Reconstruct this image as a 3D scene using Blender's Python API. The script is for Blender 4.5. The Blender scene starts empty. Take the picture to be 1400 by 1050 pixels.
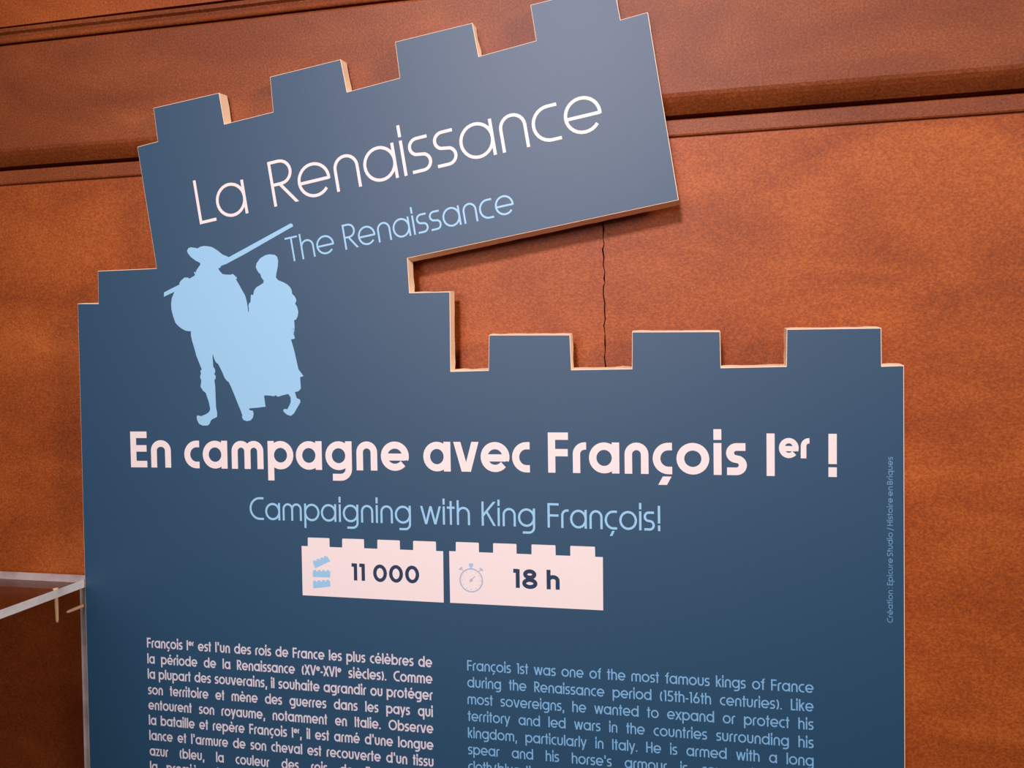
import bpy, bmesh, math, random
from mathutils import Matrix, Vector
from mathutils.geometry import tessellate_polygon
random.seed(7)
C = bpy.context.scene.collection
SC = bpy.context.scene

# ------------------------------------------------------------------ camera
# world: x to the right along the wall, y into the wall, z up.  Sign face lies in y = 0.
F_PX = 1075.0
DIST = 0.5352
CAM_Z = 1.45
YAW, PITCH, ROLL = 0.20741148, 0.02228335, -0.0138954
def _mat(a, b, c):
    ry = Matrix(((math.cos(a), 0, math.sin(a)), (0, 1, 0), (-math.sin(a), 0, math.cos(a))))
    rx = Matrix(((1, 0, 0), (0, math.cos(b), -math.sin(b)), (0, math.sin(b), math.cos(b))))
    rz = Matrix(((math.cos(c), -math.sin(c), 0), (math.sin(c), math.cos(c), 0), (0, 0, 1)))
    return rz @ rx @ ry
M = _mat(YAW, PITCH, ROLL)
MT = M.transposed()
def _w(v): return Vector((v[0], v[2], -v[1]))
right, down, fwd = _w(MT @ Vector((1, 0, 0))), _w(MT @ Vector((0, 1, 0))), _w(MT @ Vector((0, 0, 1)))
cam_d = bpy.data.cameras.new('camera'); cam = bpy.data.objects.new('camera', cam_d); C.objects.link(cam)
R3 = Matrix((right, -down, -fwd)).transposed()
cam.matrix_world = Matrix.Translation((0, -DIST, CAM_Z)) @ R3.to_4x4()
cam_d.sensor_width = 36; cam_d.lens = F_PX / 1400 * 36
cam_d.clip_start = 0.01
SC.camera = cam
def at(px, py, y=0.0):
    """measured point of the photograph -> real point in the plane at depth y"""
    d = MT @ Vector((px - 700, py - 525, F_PX))
    k = (DIST + y) / d[2]
    return Vector((d[0] * k, y, CAM_Z - d[1] * k))
def at2(px, py):
    p = at(px, py); return (p.x, p.z)

# ------------------------------------------------------------------ light
world = bpy.data.worlds.new('world'); SC.world = world; world.use_nodes = True
bg = world.node_tree.nodes['Background']
bg.inputs[0].default_value = (1.0, 0.90, 0.84, 1); bg.inputs[1].default_value = 0.04
def area(name, loc, target, size, power, col):
    l = bpy.data.lights.new(name, 'AREA'); l.shape = 'DISK'; l.size = size; l.energy = power; l.color = col
    o = bpy.data.objects.new(name, l); C.objects.link(o); o.location = loc
    o.rotation_euler = (Vector(target) - Vector(loc)).to_track_quat('-Z', 'Y').to_euler()
    return o
def spot(name, loc, target, cone, radius, power, col):
    l = bpy.data.lights.new(name, 'SPOT'); l.spot_size = math.radians(cone); l.spot_blend = 1.0
    l.shadow_soft_size = radius; l.energy = power; l.color = col
    o = bpy.data.objects.new(name, l); C.objects.link(o); o.location = loc
    o.rotation_euler = (Vector(target) - Vector(loc)).to_track_quat('-Z', 'Y').to_euler()
    return o
spot('gallery_spot', (-0.30, -2.2, 2.70), (-0.07, 0, 1.57), 33, 0.15, 222, (1.0, 0.85, 0.89))
spot('side_spot', (1.9, -1.15, 2.20), (-0.22, 0, 1.58), 34, 0.26, 150, (1.0, 0.86, 0.78))
area('sheen_fill_light', (-0.75, -3.0, 1.90), (-0.10, 0, 1.50), 1.1, 26, (1.0, 0.90, 0.98))  # added soft fill, stands in for a bright room and lifts the board's sheen
SC.view_settings.view_transform = 'Standard'; SC.view_settings.look = 'None'
SC.view_settings.exposure = 0.0; SC.view_settings.gamma = 1.0
SC.view_settings.use_curve_mapping = False

# ------------------------------------------------------------------ helpers
def lin(r, g, b):
    f = lambda c: (c / 255 / 12.92) if c / 255 <= 0.04045 else ((c / 255 + 0.055) / 1.055) ** 2.4
    return (f(r), f(g), f(b), 1)
def mat(name, col, rough=0.5, spec=0.5, grain=None, bump=None):
    m = bpy.data.materials.new(name); m.use_nodes = True
    n = m.node_tree.nodes; L = m.node_tree.links; p = n['Principled BSDF']
    p.inputs['Base Color'].default_value = col; p.inputs['Roughness'].default_value = rough
    p.inputs['Specular IOR Level'].default_value = spec
    tc = n.new('ShaderNodeTexCoord')
    no = n.new('ShaderNodeTexNoise'); no.inputs['Scale'].default_value = (grain or (900, 0))[0]
    no.inputs['Detail'].default_value = 3
    L.new(tc.outputs['Object'], no.inputs['Vector'])
    amt = grain[1] if grain else 0.03
    hs = n.new('ShaderNodeHueSaturation'); hs.inputs['Color'].default_value = col
    mr = n.new('ShaderNodeMapRange'); mr.inputs['From Min'].default_value = 0.25; mr.inputs['From Max'].default_value = 0.75
    mr.inputs['To Min'].default_value = 1 - amt; mr.inputs['To Max'].default_value = 1 + amt
    L.new(no.outputs['Fac'], mr.inputs['Value']); L.new(mr.outputs[0], hs.inputs['Value'])
    L.new(hs.outputs[0], p.inputs['Base Color'])
    if bump:
        nb = n.new('ShaderNodeTexNoise'); nb.inputs['Scale'].default_value = bump[0]; nb.inputs['Detail'].default_value = 3
        b = n.new('ShaderNodeBump'); b.inputs['Strength'].default_value = bump[1]; b.inputs['Distance'].default_value = 0.0005
        L.new(tc.outputs['Object'], nb.inputs['Vector']); L.new(nb.outputs['Fac'], b.inputs['Height'])
        L.new(b.outputs[0], p.inputs['Normal'])
    return m
def wood(name, dark, mid, light):
    m = bpy.data.materials.new(name); m.use_nodes = True
    n = m.node_tree.nodes; L = m.node_tree.links; p = n['Principled BSDF']
    tc = n.new('ShaderNodeTexCoord')
    def noise(scale, det, stretch=(1, 1, 1), dist=0):
        mp = n.new('ShaderNodeMapping'); mp.inputs['Scale'].default_value = stretch
        a = n.new('ShaderNodeTexNoise'); a.inputs['Scale'].default_value = scale; a.inputs['Detail'].default_value = det
        a.inputs['Distortion'].default_value = dist
        L.new(tc.outputs['Object'], mp.inputs[0]); L.new(mp.outputs[0], a.inputs['Vector']); return a
    fib = noise(620, 3, (1, 1, 1.3), 0.3)      # short pressed fibres
    cloud = noise(14, 4, (0.6, 1, 1.4), 0.6)    # uneven stain
    def mul(a, k, off):
        x = n.new('ShaderNodeMath'); x.operation = 'MULTIPLY_ADD'; L.new(a, x.inputs[0]); x.inputs[1].default_value = k
        x.inputs[2].default_value = off; return x
    s = mul(fib.outputs['Fac'], 0.62, 0.0)
    s2 = mul(cloud.outputs['Fac'], 0.55, 0.0)
    ad = n.new('ShaderNodeMath'); ad.operation = 'ADD'; L.new(s.outputs[0], ad.inputs[0]); L.new(s2.outputs[0], ad.inputs[1])
    cr = n.new('ShaderNodeValToRGB'); e = cr.color_ramp.elements
    e[0].position = 0.36; e[0].color = dark; e[1].position = 0.84; e[1].color = light
    k = cr.color_ramp.elements.new(0.585); k.color = mid
    L.new(ad.outputs[0], cr.inputs[0]); L.new(cr.outputs[0], p.inputs['Base Color'])
    p.inputs['Roughness'].default_value = 0.50; p.inputs['Specular IOR Level'].default_value = 0.34
    b = n.new('ShaderNodeBump'); b.inputs['Strength'].default_value = 0.25; b.inputs['Distance'].default_value = 0.0006
    L.new(fib.outputs['Fac'], b.inputs['Height']); L.new(b.outputs[0], p.inputs['Normal'])
    return m
M_BLUE = mat('navy_print', lin(22, 67, 96), 0.50, 0.66, (1500, 0.06), (1300, 0.12))
M_WHITE = mat('white_ink', lin(232, 220, 216), 0.45, 0.5)
M_LIGHT = mat('light_blue_ink', lin(146, 196, 226), 0.45, 0.5)
M_SKY = mat('pale_blue_ink', lin(118, 172, 212), 0.45, 0.5)
M_TEXT = mat('body_white_ink', lin(205, 200, 208), 0.45, 0.5)
M_FAINT = mat('small_print_ink', lin(98, 154, 194), 0.45, 0.5)
M_GREY = mat('grey_blue_ink', lin(172, 182, 202), 0.45, 0.5)
M_NAVY = mat('dark_ink', lin(28, 52, 80), 0.45, 0.5)
M_FOAM = mat('cream_foam_board', lin(252, 224, 192), 0.7, 0.2, (500, 0.06))
M_WOOD = wood('stained_panel', lin(112, 46, 6), lin(150, 70, 16), lin(184, 100, 38))
M_RAIL = wood('stained_rail', lin(94, 40, 8), lin(126, 60, 20), lin(158, 88, 38))
M_DARK = mat('dark_gap', lin(46, 16, 6), 0.9, 0.1)
M_PIN = mat('tan_dowel', lin(255, 206, 160), 0.4, 0.5)
M_FLOOR = mat('grey_floor', lin(120, 112, 104), 0.6, 0.4, (40, 0.1))
M_PLINTH = mat('white_plinth', lin(200, 196, 190), 0.6, 0.4)
def acrylic():
    m = bpy.data.materials.new('clear_acrylic'); m.use_nodes = True
    n = m.node_tree.nodes; L = m.node_tree.links; n.remove(n['Principled BSDF']); out = n['Material Output']
    t = n.new('ShaderNodeBsdfTransparent'); t.inputs[0].default_value = (0.86, 0.85, 0.85, 1)
    g = n.new('ShaderNodeBsdfGlossy'); g.inputs['Roughness'].default_value = 0.05
    lw = n.new('ShaderNodeLayerWeight'); lw.inputs[0].default_value = 0.5
    fr = n.new('ShaderNodeMath'); fr.operation = 'POWER'; fr.inputs[1].default_value = 6.0; L.new(lw.outputs['Facing'], fr.inputs[0])
    no = n.new('ShaderNodeTexNoise'); no.inputs['Scale'].default_value = 60
    mx = n.new('ShaderNodeMixShader'); L.new(fr.outputs[0], mx.inputs[0]); L.new(t.outputs[0], mx.inputs[1]); L.new(g.outputs[0], mx.inputs[2])
    L.new(mx.outputs[0], out.inputs[0]); return m
def acrylic_edge():
    m = bpy.data.materials.new('polished_acrylic_edge'); m.use_nodes = True
    n = m.node_tree.nodes; L = m.node_tree.links; p = n['Principled BSDF']; out = n['Material Output']
    no = n.new('ShaderNodeTexNoise'); no.inputs['Scale'].default_value = 45; no.inputs['Detail'].default_value = 3
    cr = n.new('ShaderNodeValToRGB'); cr.color_ramp.elements[0].position = .35; cr.color_ramp.elements[0].color = (.62, .56, .55, 1)
    cr.color_ramp.elements[1].position = .6; cr.color_ramp.elements[1].color = (.95, .92, .91, 1)
    tc = n.new('ShaderNodeTexCoord'); L.new(tc.outputs['Object'], no.inputs['Vector']); L.new(no.outputs['Fac'], cr.inputs[0])
    L.new(cr.outputs[0], p.inputs['Base Color']); p.inputs['Roughness'].default_value = 0.2
    t = n.new('ShaderNodeBsdfTransparent'); t.inputs[0].default_value = (0.95, 0.93, 0.92, 1)
    mx = n.new('ShaderNodeMixShader'); mx.inputs[0].default_value = 0.93
    L.new(t.outputs[0], mx.inputs[1]); L.new(p.outputs[0], mx.inputs[2]); L.new(mx.outputs[0], out.inputs[0]); return m
M_ACR = acrylic(); M_EDGE = acrylic_edge()

def link(name, bm, m, parent=None, smooth=False):
    me = bpy.data.meshes.new(name); bm.normal_update(); bm.to_mesh(me); bm.free()
    for x in (m if isinstance(m, (list, tuple)) else [m]): me.materials.append(x)
    if smooth:
        for p in me.polygons: p.use_smooth = True
    o = bpy.data.objects.new(name, me); C.objects.link(o); o.parent = parent
    if parent is not None: o.matrix_parent_inverse = Matrix.Identity(4)
    return o
def empty(name, loc):
    o = bpy.data.objects.new(name, None); C.objects.link(o); o.location = loc; return o
def tag(o, label=None, cat=None, kind=None, group=None):
    if label: o['label'] = label
    if cat: o['category'] = cat
    if kind: o['kind'] = kind
    if group: o['group'] = group
    return o
def add_box(bm, x0, x1, y0, y1, z0, z1, mi=0):
    v = [bm.verts.new((x, y, z)) for x in (x0, x1) for y in (y0, y1) for z in (z0, z1)]
    fs = []
    for q in ((0, 1, 3, 2), (4, 6, 7, 5), (0, 4, 5, 1), (2, 3, 7, 6), (0, 2, 6, 4), (1, 5, 7, 3)):
        f = bm.faces.new([v[i] for i in q]); f.material_index = mi; fs.append(f)
    return fs
def add_prism(bm, front, back, y0, y1, cap_back=True):
    """front, back: lists of (x, z) in the same order (counter-clockwise seen from the camera)"""
    n = len(front)
    a = [bm.verts.new((x, y0, z)) for x, z in front]; b = [bm.verts.new((x, y1, z)) for x, z in back]
    for ring, pts, keep in ((a, front, True), (b, back, cap_back)):
        if not keep: continue
        for t in tessellate_polygon([[Vector((x * 100, z * 100, 0)) for x, z in pts]]):
            if len(set(t)) == 3:
                try: bm.faces.new([ring[k] for k in t])
                except ValueError: pass
    for i in range(n):
        j = (i + 1) % n
        bm.faces.new((a[j], a[i], b[i], b[j]))
    bmesh.ops.recalc_face_normals(bm, faces=bm.faces[:])

# ------------------------------------------------------------------ setting: wall
Z = lambda r: CAM_Z + r            # heights measured relative to the camera
THICK = 0.0108                     # sign board thickness
YF = THICK + 0.0112                # face of the recessed panels
YR = THICK + 0.0022                # face of the raised rail
XL, XR = -1.6, 1.6
def extrude_profile(name, prof, m, parent, wob=0.0):
    """prof: list of (y, z); extruded along x, lightly uneven as hand-planed wood is"""
    bm = bmesh.new(); n = 60; rows = []
    for i in range(n + 1):
        x = XL + (XR - XL) * i / n
        d = wob * (math.sin(x * 9.1) + 0.6 * math.sin(x * 23.7 + 1.3) + 0.3 * random.uniform(-1, 1))
        rows.append([bm.verts.new((x, y, z + d)) for y, z in prof])
    for a, b in zip(rows, rows[1:]):
        for k in range(len(prof) - 1):
            bm.faces.new((a[k], b[k], b[k + 1], a[k + 1]))
    bm.faces.new(rows[0]); bm.faces.new(rows[-1][::-1])
    for a, b in zip(rows, rows[1:]):
        bm.faces.new((a[-1], b[-1], b[0], a[0]))
    bmesh.ops.recalc_face_normals(bm, faces=bm.faces[:])
    return link(name, bm, m, parent)
bm = bmesh.new(); add_box(bm, XL, XR, YF + 0.012, YF + 0.08, 0.0, 2.9)
wall = link('wall_back', bm, M_DARK); tag(wall, 'orange-brown stained wood panelled wall behind the sign', kind='structure')
# cracked lower panel: two boards meeting in a ragged vertical split
crack_px = [(824.5, 296), (824.2, 306), (825.3, 314), (824.4, 325), (826.0, 334), (823.8, 341), (825.6, 352), (824.6, 362), (826.8, 372),
            (825.9, 381), (827.1, 386), (825.0, 392), (824.9, 403), (827.0, 415), (826.4, 423), (827.4, 437), (825.6, 445), (827.0, 455),
            (827.2, 470), (827.6, 480), (826.4, 489), (827.8, 499), (828.4, 506)]
cr = [at(x, y, YF) for x, y in crack_px]
pts = [(cr[0].x + random.uniform(-.0006, .0006), Z(.1553) - 0.007 * i) for i in range(8) if Z(.1553) - 0.007 * i > cr[0].z + .003]
pts += [(p.x, p.z) for p in cr]
zz = cr[-1].z
while zz > 0.02:
    zz -= random.uniform(.008, .02); pts.append((cr[-1].x + random.uniform(-.0007, .0007), max(zz, 0.0)))
def panel(sign, name, label):
    bm = bmesh.new()
    line = []
    for i, (x, z) in enumerate(pts):
        line.append((x + sign * (0.00024 + 0.00050 * abs(math.sin(i * 2.3) * math.sin(i * 0.9 + .4))), z))
    xe = XR if sign > 0 else XL
    poly = line + [(xe, line[-1][1]), (xe, line[0][1])]
    if sign < 0: pass
    add_prism(bm, poly, poly, YF, YF + 0.012)
    o = link(name, bm, M_WOOD, wall); return o
panel(-1, 'wood_panel', None); panel(1, 'wood_panel', None)
bm = bmesh.new(); add_box(bm, XL, XR, YR + .0030, YF + 0.012, Z(.2836), 2.9); link('wood_panel', bm, M_WOOD, wall)
# raised rail with rounded lower edge, flat sticking strip below it, bead above it
rail = [(YF + .012, Z(.2664)), (YR + .0006, Z(.2664)), (YR, Z(.2650)), (YR, Z(.1835)), (YR + .0008, Z(.1810)), (YR + .0026, Z(.1782)),
        (YR + .0050, Z(.1754)), (YR + .0072, Z(.1730)), (YR + .0090, Z(.1712)), (YF + .012, Z(.1709))]
extrude_profile('rail', rail, M_RAIL, wall, 0.00025)
strip = [(YF + .012, Z(.1679)), (YF - .0002, Z(.1679)), (YF - .0009, Z(.1671)), (YF - .0009, Z(.1578)), (YF - .0004, Z(.1568)), (YF + .0012, Z(.1560)), (YF + .0012, Z(.1552)), (YF + .012, Z(.1552))]
extrude_profile('sticking_strip', strip, M_RAIL, wall, 0.0002)
YB = YR + 0.0036                  # the bead stands nearly as proud as the rail
bead = [(YF + .012, Z(.2812)), (YB - .0016, Z(.2812)), (YB - .0020, Z(.2800)), (YB - .0016, Z(.2782)), (YB + .0004, Z(.2768)), (YB + .0012, Z(.2745)),
        (YB + .0006, Z(.2722)), (YB - .0010, Z(.2705)), (YB - .0018, Z(.2698)), (YB - .0012, Z(.2691)), (YF + .012, Z(.2689))]
extrude_profile('bead_moulding', bead, M_RAIL, wall, 0.0003)
bm = bmesh.new(); add_box(bm, XL, XR, -3.2, YF + 0.08, -0.05, 0.0)
tag(link('floor', bm, M_FLOOR), 'plain grey floor below the wall', kind='structure')

# ------------------------------------------------------------------ the sign board
xl, xr = at(106, 415).x, at(1236.8, 800).x
sign = empty('sign_board', ((xl + xr) / 2, THICK, 0.0))
tag(sign, 'dark blue castle-shaped exhibition sign with tilted battlement title, against the wood wall', 'sign')
SX, SY, SZ = sign.location
def part(name, bm, m, label=None, parent=None, kind=None):
    if parent is None or parent is sign: 
        bmesh.ops.translate(bm, verts=bm.verts[:], vec=(-SX, -SY, -SZ)); par = sign
    else:
        bmesh.ops.translate(bm, verts=bm.verts[:], vec=(-SX, -SY, -SZ)); par = parent
    o = link(name, bm, m, par)
    if label: o['label'] = label
    return o
outline = [(106, 415), (134.3, 415), (133.6, 370.4), (213.9, 366.8), (187.5, 200.7), (215.4, 193.2), (209.6, 147.5), (299.3, 126.8), (306.6, 169.6),
           (373.2, 152.9), (368.9, 105.0), (465.6, 81.0), (474.4, 125.6), (546.4, 106.4), (540, 57.1), (645.7, 31.2), (654.4, 77.0), (732.9, 55.4),
           (725, 6.6), (839, -22), (848.4, 26.9), (885.7, 16.4), (927.9, 273.2), (557.0, 353.0), (559.8, 400.0), (615.0, 398.8), (616.2, 507.6),
           (667.6, 506.2), (668.6, 457.8), (779.2, 457.6), (781.4, 505.4), (863.9, 504.0), (864.2, 453.6), (984.6, 453.2), (985.8, 502.6), (1075.0, 500.8),
           (1075.6, 450.0), (1205, 448.2), (1205.6, 500.6), (1236.0, 499.6)]
fr = [at2(*p) for p in outline] + [(xr, 0.002), (xl, 0.002)]
fr[0] = (xl, fr[0][1]); fr[-3] = (xr, fr[-3][1])
fr = fr[::-1]                      # counter-clockwise seen from the camera
F2, B2, P2 = [], [], []
n = len(fr)
def nrm(a, b):
    d = Vector((b[0] - a[0], b[1] - a[1])); d.normalize(); return Vector((d.y, -d.x))
for i in range(n):
    a, b, p = fr[i], fr[(i + 1) % n], fr[i - 1]
    n0, n1 = nrm(p, a), nrm(a, b)
    def draft(v): return v * (0.00015 + (0.0011 if v.y < 0 else 0.0012) * abs(v.y) ** 2)
    length = math.hypot(b[0] - a[0], b[1] - a[1])
    k = max(1, min(24, int(length / 0.006)))
    if length > .35: k = 40
    for s in range(k):
        t = s / k; q = (a[0] + (b[0] - a[0]) * t, a[1] + (b[1] - a[1]) * t)
        if s == 0: d = draft(n0) + draft(n1)
        else: d = draft(n1) + n1 * random.uniform(-.00016, .00016)
        if 0 < s and length < .35 and (s == 1 or s == k - 1): d += n1 * random.uniform(-.0002, .0005)
        ins = ((n0 + n1) if s == 0 else n1) * -.00038
        P2.append((q[0] + ins.x, q[1] + ins.y)); F2.append((q[0], q[1])); B2.append((q[0] + d.x, q[1] + d.y))
bm = bmesh.new(); add_prism(bm, F2, B2, 0.0003, THICK)
part('foam_core', bm, M_FOAM, 'cream cut edge of the foam board')
bm = bmesh.new(); add_prism(bm, P2, P2, 0.0, 0.0003)
part('printed_face', bm, M_BLUE)

# ------------------------------------------------------------------ lettering: own monoline geometric alphabet
X = 0.76; DE = 0.26; AS = 1.03
def arc(cx, cy, rx, ry, a0, a1, n=None):
    n = n or max(4, int(abs(a1 - a0) / 15))
    return [(cx + rx * math.cos(math.radians(a0 + (a1 - a0) * i / n)), cy + ry * math.sin(math.radians(a0 + (a1 - a0) * i / n))) for i in range(n + 1)]
class H(list): pass            # a stroke whose ends are cut level
def glyph(ch, w):
    """strokes (centre lines), ink width, left and right bearing, for cap height 1 and stroke width w"""
    h = w / 2; S = []; lb = rb = 0.062; ow = 0.735; rx, ry = ow / 2 - h, X / 2 - h; cy = X / 2; rnd = 0.035; op = 0.03
    ring = lambda cx, ccy=cy, a=rx, b=ry: arc(cx, ccy, a, b, 0, 360, 28)
    nw = 0.57; ar = nw / 2 - h
    dia = {'é': 'e', 'è': 'e', 'ê': 'e', 'à': 'a', 'ç': 'c'}
    if ch in dia:
        S, W, lb, rb = glyph(dia[ch], w)
        m = W / 2
        if ch == 'ç': S = S + [H([(m + .11, -.055), (m + .0, -.26)])]
        elif ch == 'é': S = S + [[(m - .05, X + .09), (m + .09, X + .27)]]
        elif ch == 'ê': S = S + [[(m - .12, X + .08), (m, X + .24), (m + .12, X + .08)]]
        else: S = S + [[(m + .05, X + .09), (m - .09, X + .27)]]
        return S, W, lb, rb
    if ch == 'a': S = [ring(ow / 2), [(ow - h, 0), (ow - h, X)]]; W = ow; lb = rnd
    elif ch == 'b': S = [ring(ow / 2), [(h, 0), (h, AS)]]; W = ow; rb = rnd
    elif ch == 'd': S = [ring(ow / 2), [(ow - h, 0), (ow - h, AS)]]; W = ow; lb = rnd
    elif ch == 'p': S = [ring(ow / 2), [(h, -DE - .04), (h, X)]]; W = ow; rb = rnd
    elif ch == 'q': S = [ring(ow / 2), [(ow - h, -DE - .04), (ow - h, X)]]; W = ow; lb = rnd
    elif ch == 'g':
        yb = -DE - .02; r = .22
        S = [ring(ow / 2), [(ow - h, X), (ow - h, yb + h + r)] + arc(ow - h - r, yb + h + r, r, r, 0, -90)[1:] + [(ow * .27, yb + h)]]; W = ow; lb = rnd
    elif ch == 'o': W = .76; S = [ring(W / 2, cy, W / 2 - h, ry)]; lb = rb = rnd
    elif ch == 'e':
        W = .755; r = W / 2 - h; yb = X * .47
        a0 = math.degrees(math.asin((yb - h - cy) / ry)) + w * 22
        S = [[(h, yb), (W - h, yb)], arc(W / 2, cy, r, ry, a0, 319, 26)]
        lb = rnd; rb = rnd
    elif ch == 'c':
        W = .62 - w * .9; r = min(rx, W - h - .02)
        S = [[(W, X - h)] + arc(h + r, cy, r, ry, 90, 270, 14) + [(W, h)]]; lb = rnd; rb = op + .035
    elif ch in 'nhmru':
        W = nw; ya = X - h - ar
        if ch == 'n': S = [[(h, 0)] + arc(nw / 2, ya, ar, ar, 180, 0, 12) + [(nw - h, 0)]]
        if ch == 'u': S = [[(h, X)] + arc(nw / 2, h + ar, ar, ar, 180, 360, 12) + [(nw - h, X)]]
        if ch == 'h': S = [[(h, 0), (h, AS)], arc(nw / 2, ya, ar, ar, 180, 0, 12) + [(nw - h, 0)]]
        if ch == 'm':
            W = .93; mr = (W - w) / 4; ym = X - h - mr
            S = [[(h, 0)] + arc(h + mr, ym, mr, mr, 180, 0, 12) + [(W / 2, 0)], arc(h + 3 * mr, ym, mr, mr, 180, 0, 12) + [(W - h, 0)]]
        if ch == 'r':
            W = .33; r = min(.2, W - h - .01)
            S = [[(h, 0), (h, X - h - r)] + arc(h + r, X - h - r, r, r, 180, 90, 6)[1:] + [(W, X - h)]]; rb = .03
    elif ch == 'f':
        W = .36; x = .13 + h; r = .16
        S = [[(x, 0), (x, AS - h - r)] + arc(x + r, AS - h - r, r, r, 180, 90, 6)[1:] + [(max(W, x + r + .01), AS - h)], [(0, X - h), (W - .02, X - h)]]; lb = rb = .03
    elif ch == 't': W = .34; S = [[(W / 2, 0), (W / 2, AS - .04)], [(0, X - h), (W, X - h)]]; lb = rb = .03
    elif ch == 'i': W = w; S = [[(h, 0), (h, X)], [(h, X + .075), (h, 1.09)]]
    elif ch == 'l': W = w; S = [[(h, 0), (h, AS)]]
    elif ch == 'k': W = .52; S = [[(h, 0), (h, AS)], H([(h, X * .42), (W - h * 1.2, X)]), H([(W * .38, X * .60), (W - h * 1.2, 0)])]; rb = .02
    elif ch in 's5S' and ch != '5':
        tall = X if ch == 's' else 1.0; W = .47 if ch == 's' else .58; r = (tall - w) / 4; rr = min(r * 1.02, W / 2 - h * .6)
        S = [[(W - .03, tall - h)] + arc(h + rr, tall - h - r, rr, r, 90, 245, 10) + arc(W - h - rr, h + r, rr, r, 65, -90, 10) + [(.02, h)]]; lb = rb = .04
    elif ch == 'v': W = .68; S = [H([(h * 1.08, X), (W / 2 - h * .3, 0)]), H([(W / 2 + h * .3, 0), (W - h * 1.08, X)])]; lb = rb = .015
    elif ch == 'w': W = .92; S = [H([(h * 1.08, X), (W * .28, 0)]), H([(W * .28, 0), (W / 2, X)]), H([(W / 2, X), (W * .72, 0)]), H([(W * .72, 0), (W - h * 1.08, X)])]; lb = rb = .015
    elif ch == 'x': W = .6; S = [H([(h, X), (W - h, 0)]), H([(h, 0), (W - h, X)])]; lb = rb = .015
    elif ch == 'y': W = .62; S = [H([(h, X), (W / 2, .0)]), H([(W - h, X), (W * .32, -DE)])]; lb = rb = .015
    elif ch == 'z': W = .52; S = [[(.01, X - h), (W - h * 1.2, X - h), (h * 1.2, h), (W, h)]]; lb = rb = .03
    elif ch == 'C': W = .70; S = [[(W, 1 - h)] + arc(.5, .5, .5 - h, .5 - h, 90, 270, 18) + [(W, h)]]; lb = rnd; rb = .04
    elif ch == 'O': W = .98; S = [ring(W / 2, .5, W / 2 - h, .5 - h)]; lb = rb = rnd
    elif ch == 'E': W = .47; S = [[(W, 1 - h), (h, 1 - h), (h, h), (W, h)], [(h, .53), (W - .01, .53)]]; rb = .04
    elif ch == 'F': W = .50; S = [[(W, 1 - h), (h, 1 - h), (h, 0)], [(h, .50), (W - .01, .50)]]; rb = .05
    elif ch == 'L': W = .42; S = [[(h, 1), (h, h), (W, h)]]; rb = .02
    elif ch == 'I': W = w; S = [[(h, 0), (h, 1)]]; lb = rb = .07
    elif ch == 'H': W = .62; S = [[(h, 0), (h, 1)], [(W - h, 0), (W - h, 1)], [(h, .5), (W - h, .5)]]
    elif ch == 'K': W = .62; S = [[(h, 0), (h, 1)], H([(h, .40), (W - h * 1.3, 1)]), H([(W * .34, .60), (W - h * 1.2, 0)])]; rb = .02
    elif ch == 'T': W = .54; S = [[(0, 1 - h), (W, 1 - h)], [(W / 2, 0), (W / 2, 1)]]; lb = rb = .02
    elif ch == 'V': W = .72; S = [H([(h, 1), (W / 2, 0)]), H([(W / 2, 0), (W - h, 1)])]; lb = rb = .01
    elif ch == 'X': W = .66; S = [H([(h, 1), (W - h, 0)]), H([(h, 0), (W - h, 1)])]; lb = rb = .01
    elif ch in 'RPB':
        W = .58; yb = .47; r = (1 - h - yb) / 2
        S = [[(h, 0), (h, 1)], [(h, 1 - h), (W - .06 - r - h * .6, 1 - h)] + arc(W - .06 - r - h * .6, yb + r, r, r, 90, -90, 10) + [(h, yb)]]
        if ch == 'R': S.append(H([(W * .36, yb), (W - h, 0)])); rb = .01
        if ch == 'B': r2 = (yb - h) / 2; S.append([(h, yb)] + arc(W - h - r2, h + r2, r2, r2, 90, -90, 10) + [(h, h)])
    elif ch == '1': W = .13 + w; S = [[(W - h, 0), (W - h, 1)], [(0.02, 1 - h * .9), (W - h, 1 - h * .9)]]; lb = .03
    elif ch == '0': W = .76; S = [arc(W / 2, .5, W / 2 - h, .5 - h + .015, 0, 360, 28)]; lb = rb = .045
    elif ch == '8': W = .76; S = [arc(W / 2, .745, W / 2 - h - .05, .255 - h * .85, 0, 360, 22), arc(W / 2, .265, W / 2 - h, .28 - h * .9, 0, 360, 24)]; lb = rb = .045
    elif ch == '5': W = .56; S = [[(W - .04, 1 - h), (.14, 1 - h), (.09, .58)] + arc(.24, .31, W - .24 - h, .31 - h, 110, -140, 14)]
    elif ch == '6': W = .62; S = [ring(W / 2, .31, W / 2 - h, .31 - h), [(h + .02, .40), (.40, 1.0)]]
    elif ch == '.': W = w; S = [[(h, 0), (h, w)]]
    elif ch == ',': W = w + .06; S = [[(W - h, w * .9), (h, -.20)]]
    elif ch == "'": W = w; S = [[(h, AS), (h, .70)]]; lb = rb = .085
    elif ch == '-': W = .28; S = [[(0, .36), (W, .36)]]; lb = rb = .05
    elif ch == ':': W = w; S = [[(h, 0), (h, w)], [(h, X - w), (h, X)]]
    elif ch == '/': W = .42; S = [[(h, -.2), (W - h, AS)]]; lb = rb = .04
    elif ch == '!': W = w; S = [[(h, .30), (h, 1)], [(h, 0), (h, .225)]]
    elif ch == '(': W = .26; S = [arc(.62, .42, .62 - h, .66, 140, 220, 8)]; lb = .06; rb = .07
    elif ch == ')': W = .26; S = [arc(W - .62, .42, .62 - h, .66, 40, -40, 8)]; rb = .06; lb = .07
    else: raise ValueError(ch)
    return S, W, lb, rb
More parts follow.
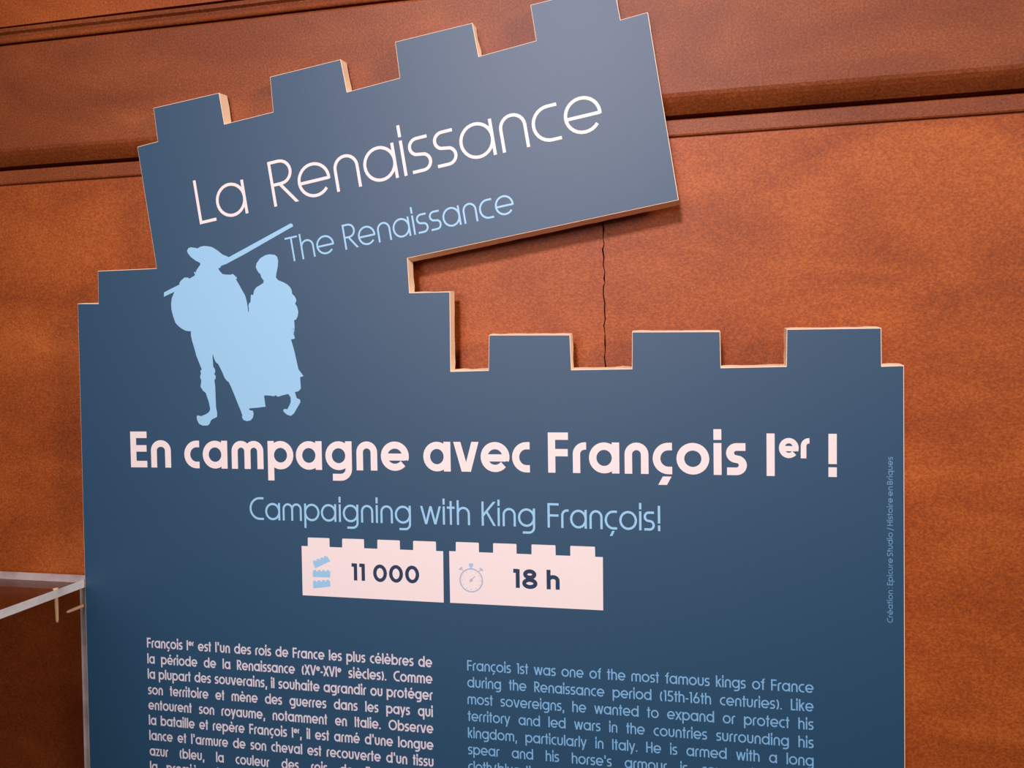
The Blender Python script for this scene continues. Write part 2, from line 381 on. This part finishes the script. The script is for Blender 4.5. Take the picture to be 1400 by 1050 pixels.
def layout(text, w, track=0.0):
    """word -> strokes in cap-height units, ink width. ^x makes x a superscript"""
    out, x, prev, i = [], 0.0, None, 0
    while i < len(text):
        sup = text[i] == '^'
        if sup: i += 1
        S, W, lb, rb = glyph(text[i], w * (1.0 if not sup else 1.25)); i += 1
        k, dy = (.58, .46) if sup else (1, 0)
        if prev is not None: x += prev + lb * k + track
        out += [(type(s)([(x + a * k, dy + b * k) for a, b in s]), w * (.78 if sup else 1)) for s in S]
        x += W * k; prev = rb * k
    return out, x
EPS = [0.0]
def ribbon(bm, pts, w, y):
    """flat strip of width w along the centre line (mitred joints, butt ends)"""
    if len(pts) < 2: return
    EPS[0] = (EPS[0] + 0.000002) % 0.00004
    closed = math.hypot(pts[0][0] - pts[-1][0], pts[0][1] - pts[-1][1]) < 1e-7 and len(pts) > 3
    if closed: pts = pts[:-1]
    q = [pts[0]]
    for p in pts[1:]:
        if math.hypot(p[0] - q[-1][0], p[1] - q[-1][1]) > 1e-7: q.append(p)
    n = len(q); A, B = [], []
    for i in range(n):
        p = Vector(q[i])
        a = Vector(q[i - 1]) if (closed or i > 0) else None
        b = Vector(q[(i + 1) % n]) if (closed or i < n - 1) else None
        d0 = (p - a).normalized() if a is not None else None
        d1 = (b - p).normalized() if b is not None else None
        if d0 is None: d0 = d1
        if d1 is None: d1 = d0
        n0, n1 = Vector((-d0.y, d0.x)), Vector((-d1.y, d1.x))
        m = n0 + n1
        if m.length < 1e-6: m = n0
        m.normalize(); k = min(1 / max(m.dot(n0), .25), 1.5)
        A.append(bm.verts.new((p.x + m.x * k * w / 2, y - EPS[0], p.y + m.y * k * w / 2)))
        B.append(bm.verts.new((p.x - m.x * k * w / 2, y - EPS[0], p.y - m.y * k * w / 2)))
    for i in range(n if closed else n - 1):
        j = (i + 1) % n; bm.faces.new((A[i], B[i], B[j], A[j]))
Y_INK = -0.00012
def word(bm, text, pl, pr, cap, w, track=0.0, y=Y_INK, slant=0.0):
    """text between two measured baseline points; cap: cap height in metres; w: stroke / cap"""
    L, R = Vector(pl), Vector(pr); S, W = layout(text, w, track)
    d = (R - L); length = d.length; d.normalize(); u = Vector((-d.y, d.x))
    h = w / 2; sx = (length - w * cap) / max(W - w, 1e-6)
    if W - w < 0.02: sx = cap; 
    for s, ww in S:
        q = [L + d * ((a - h) * sx + h * cap) + u * (b * cap) for a, b in s]
        if isinstance(s, H):
            EPS[0] = (EPS[0] + 0.000002) % 0.00004
            e = q[1] - q[0]; off = d * (ww * cap / 2 * e.length / max(abs(e.dot(u)), 1e-6))
            bm.faces.new([bm.verts.new((p.x, y - EPS[0], p.y)) for p in ((q[0] - off, q[1] - off, q[1] + off, q[0] + off) if e.dot(u) < 0 else (q[0] - off, q[0] + off, q[1] + off, q[1] - off))])
        else: ribbon(bm, [tuple(p) for p in q], ww * cap, y)
def capm(x0, y0, x1, y1): return (Vector(at2(x0, y0)) - Vector(at2(x1, y1))).length
def px_words(name, items, cap, w, m, label=None, parent=None, y=Y_INK):
    for t, a, b in items:
        bm = bmesh.new(); word(bm, t, at2(*a), at2(*b), cap, w, y=y)
        part(name, bm, m, label, parent)
cap_t = capm(264.5, 247, 275.2, 306.5)
px_words('title_word', [('La', (273.6, 306.9), (339.9, 291.3)), ('Renaissance', (375.3, 282.9), (826.7, 176.6))], cap_t, .068, M_WHITE, 'thin white word on the tilted part')
px_words('subtitle_word', [('The', (394.6, 358.9), (458.8, 344.8)), ('Renaissance', (472.6, 341.6), (704.5, 291.3))], capm(467.3, 307.5, 473.8, 341.2), .074, M_LIGHT, 'thin light blue word on the tilted part')
cap_h = capm(178.2, 590, 179.4, 638.8)
px_words('headline_word', [('En', (179.4, 638.8), (234.3, 639.3)), ('campagne', (252.6, 640.0), (559.4, 643.9)), ('avec', (579.2, 644.2), (724.7, 645.9)),
          ('François', (749.6, 646.1), (1021.2, 649.8)), ('I', (1048.1, 650.6), (1059.6, 650.8)), ('!', (1132.6, 652.0), (1143.6, 652.2))], cap_h, .182, M_WHITE, 'bold white headline word')
bm = bmesh.new(); word(bm, 'er', at2(1064.9, 626.1), at2(1107.0, 626.7), cap_h * .62, .20); part('superscript_lettering', bm, M_WHITE, 'small raised white letters after the numeral')
px_words('translation_word', [('Campaigning', (341.8, 710.3), (562.1, 716.1)), ('with', (574.9, 716.3), (642.8, 718.0)), ('King', (658.7, 718.5), (731.8, 720.6)),
          ('François', (748.8, 721.2), (895.4, 725.6)), ('!', (899.6, 726.0), (903.4, 726.1))], capm(749, 688.5, 749.2, 722), .092, M_LIGHT, 'light blue word under the headline')

def para(name, lines, cap, w, m, label, cond, track=0.0):
    for t, a, b in lines:
        bm = bmesh.new()
        L, R = Vector(at2(*a)), Vector(at2(*b)); tot = (R - L).length; d = (R - L).normalized()
        ws = t.split(' '); W = [layout(x, w, track)[1] * cap * cond for x in ws]
        gap = (tot - sum(W)) / max(len(ws) - 1, 1); k = 1.0
        if gap < cap * .26: k = (tot - cap * .26 * (len(ws) - 1)) / sum(W); gap = cap * .26
        x = 0
        for s, wd in zip(ws, W):
            word(bm, s, tuple(L + d * x), tuple(L + d * (x + wd * k)), cap, w, track); x += wd * k + gap
        part(name, bm, m, label)
cap_f = capm(201, 872.0, 201.3, 885.4)
para('text_line', [
    ("François I^e^r est l'un des rois de France les plus célèbres de", (201.2, 885.0), (591.0, 912.6)),
    ("la période de la Renaissance (XV^e-XVI^e siècles). Comme", (201.7, 906.8), (591.4, 935.0)),
    ("la plupart des souverains, il souhaite agrandir ou protéger", (202.2, 927.6), (591.8, 957.4)),
    ("son territoire et mène des guerres dans les pays qui", (202.7, 949.0), (592.0, 980.3)),
    ("entourent son royaume, notamment en Italie. Observe", (203.2, 969.8), (592.6, 1003.0)),
    ("la bataille et repère François I^e^r, il est armé d'une longue", (203.8, 990.6), (592.8, 1025.6)),
    ("lance et l'armure de son cheval est recouverte d'un tissu", (204.4, 1011.4), (592.9, 1048.4)),
    ("azur (bleu, la couleur des rois de France) dès", (204.9, 1032.6), (593.2, 1071.3)),
    ("la première lance", (205.4, 1053.6), (330.5, 1066.4))], cap_f, .155, M_TEXT, 'line of small white French text', .86)
cap_e = capm(638.8, 902.3, 638.9, 916.4)
para('text_line', [
    ("François 1st was one of the most famous kings of France", (638.9, 916.4), (1112.3, 947.6)),
    ("during the Renaissance period (15th-16th centuries). Like", (639.1, 939.4), (1112.3, 973.0)),
    ("most sovereigns, he wanted to expand or protect his", (639.3, 962.3), (1112.3, 998.0)),
    ("territory and led wars in the countries surrounding his", (639.6, 985.4), (1112.4, 1023.0)),
    ("kingdom, particularly in Italy. He is armed with a long", (639.9, 1008.4), (1112.4, 1047.6)),
    ("spear and his horse's armour is covered with a", (640.1, 1031.0), (1112.4, 1072.4)),
    ("cloth (blue, the", (640.3, 1054.0), (741.5, 1062.8))], cap_e, .125, M_SKY, 'line of small pale blue English text', .915)
# credit line reading upwards along the right edge
bm = bmesh.new(); L, R = Vector(at2(1220.6, 851.4)), Vector(at2(1220.4, 624.6)); ws = 'Création : Epicure Studio / Histoire en Briques'.split(' ')
cap_c = capm(1212.8, 740, 1220.6, 740); W = [layout(s, .13)[1] * cap_c for s in ws]
k = ((R - L).length - cap_c * .38 * (len(ws) - 1)) / sum(W); x = 0; d = (R - L).normalized()
for s, wd in zip(ws, W): word(bm, s, tuple(L + d * x), tuple(L + d * (x + wd * k)), cap_c, .13); x += wd * k + cap_c * .38
part('credit_line', bm, M_FAINT, 'tiny light blue credit line along the right edge')

# ------------------------------------------------------------------ two brick-shaped badges
def flat(bm, poly, y, y1=None):
    y1 = y1 if y1 is not None else y + 0.00006
    area2 = sum(poly[i - 1][0] * poly[i][1] - poly[i][0] * poly[i - 1][1] for i in range(len(poly)))
    if area2 < 0: poly = poly[::-1]
    add_prism(bm, poly, poly, y, y1)
def rounded(p, a, b, r=.0006):
    """two points replacing corner p between neighbours a and b"""
    p, a, b = Vector(p), Vector(a), Vector(b)
    q0, q1 = p + (a - p).normalized() * r, p + (b - p).normalized() * r
    return [tuple(q0), tuple((q0 + q1) / 2 * .4 + p * .6), tuple(q1)]
def badge(TL, TR, BR, BL, studs):
    top = []
    for (x0, y0), (x1, y1) in studs:
        f = lambda x: TL[1] + (TR[1] - TL[1]) * (x - TL[0]) / (TR[0] - TL[0])
        b0, t0, t1, b1 = at2(x0, f(x0)), at2(x0, y0), at2(x1, y1), at2(x1 + .3, f(x1))
        top += [b0] + rounded(t0, b0, t1) + rounded(t1, t0, b1) + [b1]
    bm = bmesh.new(); flat(bm, [at2(*BL), at2(*TL)] + top + [at2(*TR), at2(*BR)], -0.0001, 0.0001); return bm
b1 = part('count_badge', badge((412.4, 746.4), (605.9, 753.6), (606.7, 823.8), (413.9, 813.7),
     [((420.9, 734.8), (450.4, 735.8)), ((467.9, 736.3), (497.6, 737.2)), ((516.0, 737.8), (546.6, 738.9)), ((564.9, 739.4), (596.0, 740.5))]), M_WHITE, 'white brick-shaped badge reading 11 000')
b2 = part('time_badge', badge((614.2, 753.4), (824.2, 761.7), (824.7, 834.4), (615.5, 824.0),
     [((623.2, 740.9), (654.6, 742.0)), ((674.2, 742.6), (706.0, 743.7)), ((726.7, 744.3), (759.4, 745.5)), ((779.7, 746.3), (813.4, 747.5))]), M_WHITE, 'white brick-shaped badge reading 18 h')
Y2 = -0.00022
px_words('count_digits', [('11', (481.0, 793.2), (499.2, 794.0)), ('000', (510.6, 794.9), (573.4, 797.4))], capm(488, 770.4, 488, 793.5), .205, M_NAVY, parent=b1, y=Y2)
px_words('time_digits', [('18', (701.8, 803.3), (734.9, 804.9)), ('h', (747.6, 805.4), (765.3, 806.2))], capm(707, 778, 707, 803.6), .21, M_NAVY, parent=b2, y=Y2)
def small_brick(TL, TR, BR, BL):
    tl, tr, br, bl = [Vector(at2(*q)) for q in (TL, TR, BR, BL)]
    u = (tr - tl); n_ = Vector((-u.y, u.x)).normalized(); hgt = .0010; pts = [bl, tl]
    for k in range(4):
        a, b = tl + u * (.04 + .25 * k), tl + u * (.04 + .25 * k + .15)
        pts += [a, a + n_ * hgt, b + n_ * hgt, b]
    pts += [tr, br]
    bm = bmesh.new(); flat(bm, [tuple(q) for q in pts], Y2); return bm
for q in (((427.8, 768.6), (447.5, 760.8), (451.8, 767.0), (431.2, 776.8)), ((427.9, 781.0), (451.6, 781.2), (451.4, 789.4), (428.2, 788.6)),
          ((427.9, 795.6), (451.4, 794.2), (451.8, 801.8), (428.8, 804.2))):
    part('brick_icon', small_brick(*q), M_LIGHT, parent=b1)
bm = bmesh.new()
c = Vector(at2(644.4, 793.2)); rr = capm(644.4, 793.2, 644.6, 808.8)
ribbon(bm, [(c.x + rr * math.cos(a), c.y + rr * math.sin(a)) for a in [math.tau * i / 48 for i in range(49)]][:48] + [(c.x + rr, c.y)], .0009, Y2)
for i in range(12):
    a = math.tau * i / 12; ribbon(bm, [(c.x + rr * k * math.cos(a), c.y + rr * k * math.sin(a)) for k in (.76, .84)], .0004, Y2)
ribbon(bm, [tuple(c + Vector((-.15, -.15)) * rr), tuple(c + Vector((.34, .36)) * rr)], .0006, Y2)
ribbon(bm, [(c.x + .10 * rr * math.cos(math.tau * i / 10), c.y + .10 * rr * math.sin(math.tau * i / 10)) for i in range(11)], .0006, Y2)
for s in (-1, 1):
    ribbon(bm, [tuple(c + Vector((s * .72, .82)) * rr), tuple(c + Vector((s * .94, 1.03)) * rr)], .0006, Y2)
    ribbon(bm, [tuple(c + Vector((s * .80, 1.10)) * rr), tuple(c + Vector((s * 1.06, .88)) * rr)], .0011, Y2)
part('stopwatch_icon', bm, M_GREY, 'faint grey-blue stopwatch symbol', parent=b2)
bm = bmesh.new(); ribbon(bm, [tuple(c + Vector((0, 1.0)) * rr), tuple(c + Vector((0, 1.3)) * rr)], .0016, Y2)
ribbon(bm, [tuple(c + Vector((0, 1.22)) * rr), tuple(c + Vector((0, 1.48)) * rr)], .0028, Y2); part('crown_icon', bm, M_LIGHT, parent=b2)

# ------------------------------------------------------------------ silhouette of two walking figures
kA = 1 / 6.567
fig = [(215 + a * kA, 300 + b * kA) for a, b in [(60, 695), (62, 655), (120, 625), (200, 585), (200, 570), (215, 548), (245, 522), (275, 522), (290, 532), (330, 508), (341, 497),
       (330, 475), (338, 470), (346, 480), (352, 458), (370, 430), (388, 405), (385, 390), (345, 370), (300, 335), (275, 303), (268, 282), (280, 258), (305, 250), (340, 256), (365, 260),
       (385, 246), (420, 238), (460, 242), (490, 248), (515, 262), (540, 278), (590, 318), (615, 326), (642, 340)]]
fig += [(310 + a * kA, 300 + b * kA) for a, b in [(575, 35), (590, 42), (597, 62), (150, 318), (0, 398)]]
fig += [(215 + a * kA, 300 + b * kA) for a, b in [(572, 418), (565, 435), (548, 440), (560, 462), (585, 490), (610, 495), (655, 497), (680, 490), (700, 508), (716, 524), (712, 538), (705, 535), (740, 595), (770, 650)]]
fig += [(310 + a * kA, 300 + b * kA) for a, b in [(165, 682), (180, 735), (190, 800), (193, 832), (199, 828), (199, 800), (195, 775), (200, 755), (214, 742), (216, 700), (219, 675), (238, 680), (243, 655),
       (248, 635), (268, 608), (300, 590), (330, 570), (332, 548), (320, 532), (312, 522), (302, 490), (285, 475), (270, 450), (262, 428), (268, 395), (300, 350), (345, 322), (385, 313), (430, 318), (452, 335), (462, 375),
       (457, 430), (445, 490), (442, 520), (460, 545), (510, 565), (545, 585), (570, 610), (583, 635), (588, 670), (610, 690), (625, 720), (622, 742), (613, 755), (632, 785), (643, 830), (637, 870), (622, 900), (605, 905),
       (608, 940), (610, 965), (600, 985), (583, 993), (597, 1010), (602, 1040)]]
kD = 1 / 7.0
fig += [(320 + a * kD, 440 + b * kD) for a, b in [(580, 55), (550, 80), (568, 95), (575, 130), (583, 160), (545, 170), (562, 225), (580, 290), (600, 380), (617, 455), (640, 485), (665, 520), (632, 530), (636, 580), (640, 640), (615, 665), (582, 672),
       (600, 730), (632, 745), (635, 770), (600, 830), (575, 875), (545, 900), (510, 890), (480, 865), (470, 845), (485, 833), (510, 838), (530, 800), (543, 770), (543, 725), (530, 705), (518, 690), (470, 702), (420, 717), (400, 703), (380, 712),
       (345, 706), (300, 703), (287, 710), (302, 812), (220, 822), (150, 828), (142, 836), (155, 848), (180, 850), (188, 880), (180, 920), (155, 945), (120, 950), (90, 938), (77, 912)]]
fig += [(240 + a * kD, 440 + b * kD) for a, b in [(640, 895), (625, 850), (600, 790), (560, 690), (535, 630), (510, 577), (490, 562), (470, 535), (445, 475), (410, 405), (385, 385), (370, 350), (356, 305), (355, 345), (362, 430), (378, 455), (380, 485), (370, 498), (385, 520), (383, 548), (372, 555),
       (380, 620), (385, 750), (388, 820), (398, 870), (398, 910), (355, 930), (338, 945), (330, 970), (310, 992), (260, 993), (225, 975), (208, 940), (203, 905), (212, 895), (245, 903), (290, 885), (320, 865), (333, 835), (320, 770), (290, 680), (265, 660),
       (240, 620), (248, 560), (237, 535), (238, 512), (245, 495), (238, 470), (252, 455), (200, 325), (190, 285), (160, 185), (148, 130), (148, 90), (120, 89), (95, 84), (60, 65), (28, 40), (0, 10)]]
fig += [(215 + a * kA, 300 + b * kA) for a, b in [(145, 875), (128, 810), (125, 755), (132, 705), (155, 650)]]
bm = bmesh.new(); flat(bm, [at2(*p) for p in fig], -0.00012, 0.0001)
part('figure_silhouette', bm, M_LIGHT, 'light blue silhouette of two walking figures, one shouldering a pole')

# ------------------------------------------------------------------ clear acrylic display case on its plinth
xc = at(116.5, 789, 0.0).x - 0.0016           # outer right face, just left of the board
yb = YR - 0.0008                                # back face (against the wall)
zt = at(116.5, 786.5, yb).z
X0, Y0, ZB, TT = xc - 0.52, -0.36, 0.95, 0.0062
case = empty('display_case', ((X0 + xc) / 2, (Y0 + yb) / 2, ZB))
tag(case, 'clear acrylic display case with pale edges, left of the blue sign', 'display case')
def case_box(name, x0, x1, y0, y1, z0, z1, thin, label=None):
    """sheet: the two big faces clear, the narrow cut edges cloudy"""
    bm = bmesh.new(); fs = add_box(bm, x0, x1, y0, y1, z0, z1)
    for f in fs:
        f.normal_update()
        f.material_index = 0 if abs(f.normal[thin]) > .5 else 1
    bmesh.ops.recalc_face_normals(bm, faces=bm.faces[:])
    bmesh.ops.translate(bm, verts=bm.verts[:], vec=-case.location)
    return link(name, bm, [M_ACR, M_EDGE], case)
case_box('top_panel', X0, xc, Y0, yb, zt - TT, zt, 2)
case_box('side_panel', xc - TT, xc, Y0, yb - 0.0092, ZB, zt - TT - .0001, 0)
rp = case_box('rear_panel', X0, xc, yb - 0.009, yb, ZB, zt - TT - .0001, 1)
for f in rp.data.polygons:
    if abs(f.normal.z) > .5: f.material_index = 0
case_box('side_panel', X0, X0 + TT, Y0, yb - 0.0092, ZB, zt - TT - .0001, 0)
case_box('front_panel', X0 + TT + .0001, xc - TT - .0001, Y0, Y0 + TT, ZB, zt - TT - .0001, 1)
def pin(p0, axis, length, r=.0014):
    bm = bmesh.new(); a = Vector(axis).normalized(); t = a.orthogonal().normalized(); s = a.cross(t)
    prof = [(0, r * 1.0), (0, r * 1.35), (.0015, r * 1.35), (.0022, r), (length * .55, r * .95), (length - .002, r * .8), (length - .0007, r * .6), (length, r * .2)]
    rings = [[bm.verts.new(Vector(p0) + a * d + (t * math.cos(q) + s * math.sin(q)) * rad) for q in [math.tau * i / 12 for i in range(12)]] for d, rad in prof]
    for u, v in zip(rings, rings[1:]):
        for i in range(12): bm.faces.new((u[i], u[(i + 1) % 12], v[(i + 1) % 12], v[i]))
    bm.faces.new(rings[0][::-1]); bm.faces.new(rings[-1]); bmesh.ops.recalc_face_normals(bm, faces=bm.faces[:])
    bmesh.ops.translate(bm, verts=bm.verts[:], vec=-case.location)
    return link('dowel_pin', bm, M_PIN, case, True)
xm = xc - TT / 2
# depth of the first pin: where the joint line passes under picture column 74
yy = 0.0
for i in range(40):
    y_ = -0.08 + i * .0025
    d = M @ Vector((xm, -(zt - CAM_Z), DIST + y_)); 
    if 700 + F_PX * d[0] / d[2] > 74: yy = y_; break
pin((xm, yy, zt + .0002), (0.02, 0, -1), .0265)
pin((xm, yb - .001, zt - .0215), (0, -1, 0.0), .0260)
bm = bmesh.new(); add_box(bm, X0 - .02, xc, Y0 - .02, yb, 0.0, ZB - .0002)
pl = link('plinth', bm, M_PLINTH); tag(pl, 'plain white plinth carrying the clear case left of the sign', 'plinth')
